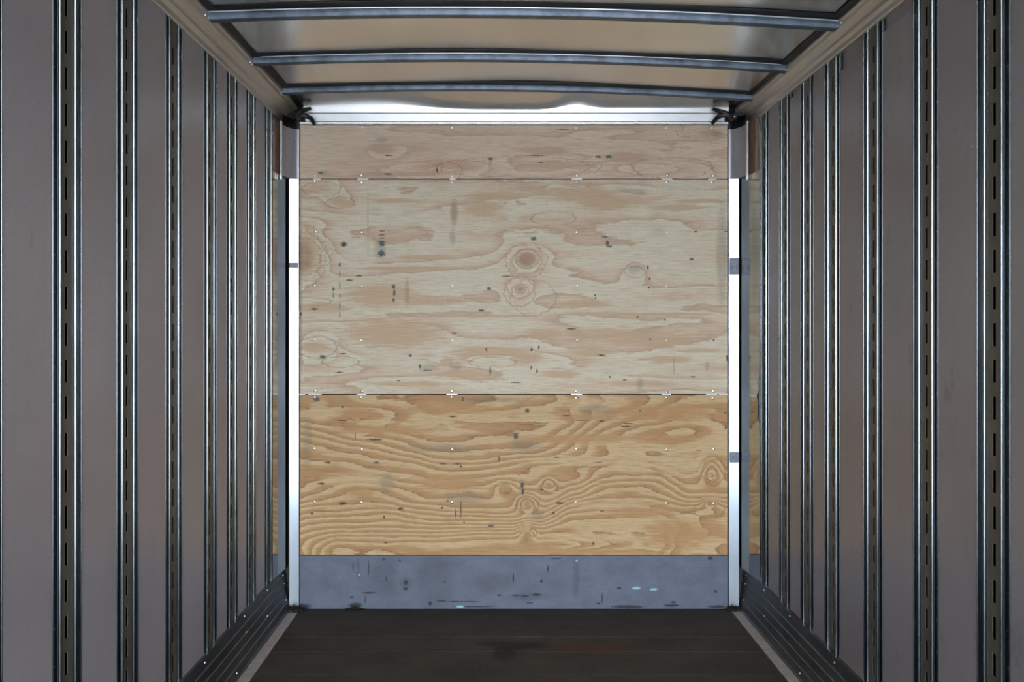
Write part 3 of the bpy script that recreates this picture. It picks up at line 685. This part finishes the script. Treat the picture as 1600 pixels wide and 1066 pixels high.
# ---------------------------------------------------------------- roof bows
def bow(yc, dz, label):
    x0, x1 = -1.116, 1.292; N = 40
    root = empty('roof_bow', (0.09, yc, 2.75+dz)); tag(root, label, 'roof beam', 'arched roof beams')
    def sweepx(prof, name, mat):
        m = MB().sweep(prof, x0, x1, closed=True, caps=True, steps=N, pos=lambda p, t: (t, yc + p[0], zb(t, dz) + p[1]))
        return m.build(name, mat, root, smooth=35)
    h = 0.030
    sweepx([(-0.004, h), (-0.006, h-0.002), (-0.0065, 0.003), (-0.005, 0.0), (0.034, 0.0), (0.034, h), (0.030, h), (0.030, 0.004), (0.0, 0.004), (0.0, h)], 'channel', M['bow'])
    m = MB().sweep([(-0.066, -0.0035), (-0.066, -0.001), (0.052, -0.001), (0.052, -0.0035)], x0, x1, closed=True, caps=True, steps=N,
                   pos=lambda p, t: (t, yc + p[0], roof_z(t, yc) + p[1]))
    m.build('shade_strip', M['black'], root)  # black strip added for the shade at the bow; covers its reflection
    sweepx([(-0.012, h-0.0035), (-0.0125, h-0.002), (-0.012, h-0.0005), (-0.004, h-0.0005), (-0.004, h-0.0035)], 'edge_flange', M['lip'])
    r = MB()
    for k in range(4):
        x = -0.85 + 0.017*k; r.dome((x, yc+0.025, zb(x, dz)+0.0), 0.0035, 0.002, (0, -0.1, -1), 6)
    t = r.build('drain_hole', M['black'], root); t['kind'] = 'stuff'
bow(3.385, 0.0, 'arched steel roof beam nearest the camera, at the top edge of view')
bow(3.985, 0.008, 'middle one of the three arched steel roof beams in view')
bow(4.520, 0.016, 'arched steel roof beam closest to the plywood front wall')
bow(2.780, 0.0, 'arched steel roof beam overhead, just above the top edge of view')

# ---------------------------------------------------------------- black hoses in the top corners
def at(px, py, y): return ((px-CX)*y/F, y, H + (CY-py)*y/F)
def hose(label, paths, ring):
    root = empty('black_hose', ring); tag(root, label, 'hose')
    for pts in paths:
        P = smoothpath(pts, 6); rr = [0.009 + 0.004*math.sin(PI*i/(len(P)-1)) for i in range(len(P))]
        MB().tube(P, rr).build('hose_tube', M['black'], root)
    m = MB(); c = Vector(ring)
    m.tube([(c.x, c.y-0.02, c.z), (c.x, c.y-0.012, c.z), (c.x, c.y+0.03, c.z)], [0.016, 0.020, 0.020], 14); m.build('end_fitting', M['black'], root)
    MB().dome((c.x, c.y-0.02, c.z), 0.008, 0.005, (0, -1, 0), 10).build('bolt', M['rivet'], root)
hose('black rubber hose curling down at the left end of the header',
     [[at(460, 183, 4.80), at(468, 181, 4.79), at(476, 181, 4.79), at(483, 183.5, 4.80), at(488, 188, 4.81), at(491, 194, 4.83)],
      [at(457, 183, 4.79), at(466, 177, 4.78), at(474, 172, 4.80), at(486, 169, 4.81)]], at(463, 180.5, 4.80))
hose('thicker black rubber hose bunched at the right end of the header',
     [[at(1149, 185, 4.80), at(1142, 182, 4.78), at(1133, 180, 4.78), at(1124, 182, 4.79), at(1118, 187, 4.81), at(1113, 193, 4.83)],
      [at(1150, 183, 4.79), at(1140, 179, 4.78), at(1128, 175, 4.78), at(1114, 170, 4.80)]], at(1146, 183, 4.80))

# ---------------------------------------------------------------- swept dirt in the floor corners
def litter(cx, cy, rx, ry, n, label, ht=0.03):
    m = MB()
    for i in range(n):
        a = random.uniform(0, 2*PI); q = math.sqrt(random.random())
        x = cx + rx*q*math.cos(a); y = min(cy + ry*q*math.sin(a), D-0.008); z = 0.003 + ht*(1-q)*random.random(); s = random.uniform(0.002, 0.007)
        d = [Vector((random.uniform(-1, 1), random.uniform(-1, 1), random.uniform(-0.4, 0.6)))*s for _ in range(4)]
        k = len(m.v); m.v += [(x+p.x*1.6, min(y+p.y, D-0.005), max(0.0005, z+p.z)) for p in d]; m.f += [(k, k+1, k+2), (k, k+2, k+3), (k, k+3, k+1), (k+1, k+3, k+2)]
    tag(m.build('dirt', M['litter'], smooth=None), label, 'dirt', kind='stuff')
litter(wx(463), D-0.05, 0.07, 0.04, 500, 'dark swept dirt piled in the left floor corner', 0.05)
litter(wx(1143), D-0.04, 0.05, 0.03, 300, 'dark dirt in the right floor corner', 0.04)
litter(wx(556), D-0.015, 0.05, 0.008, 120, 'small heap of dark dirt at the foot of the grey kick panel', 0.02)
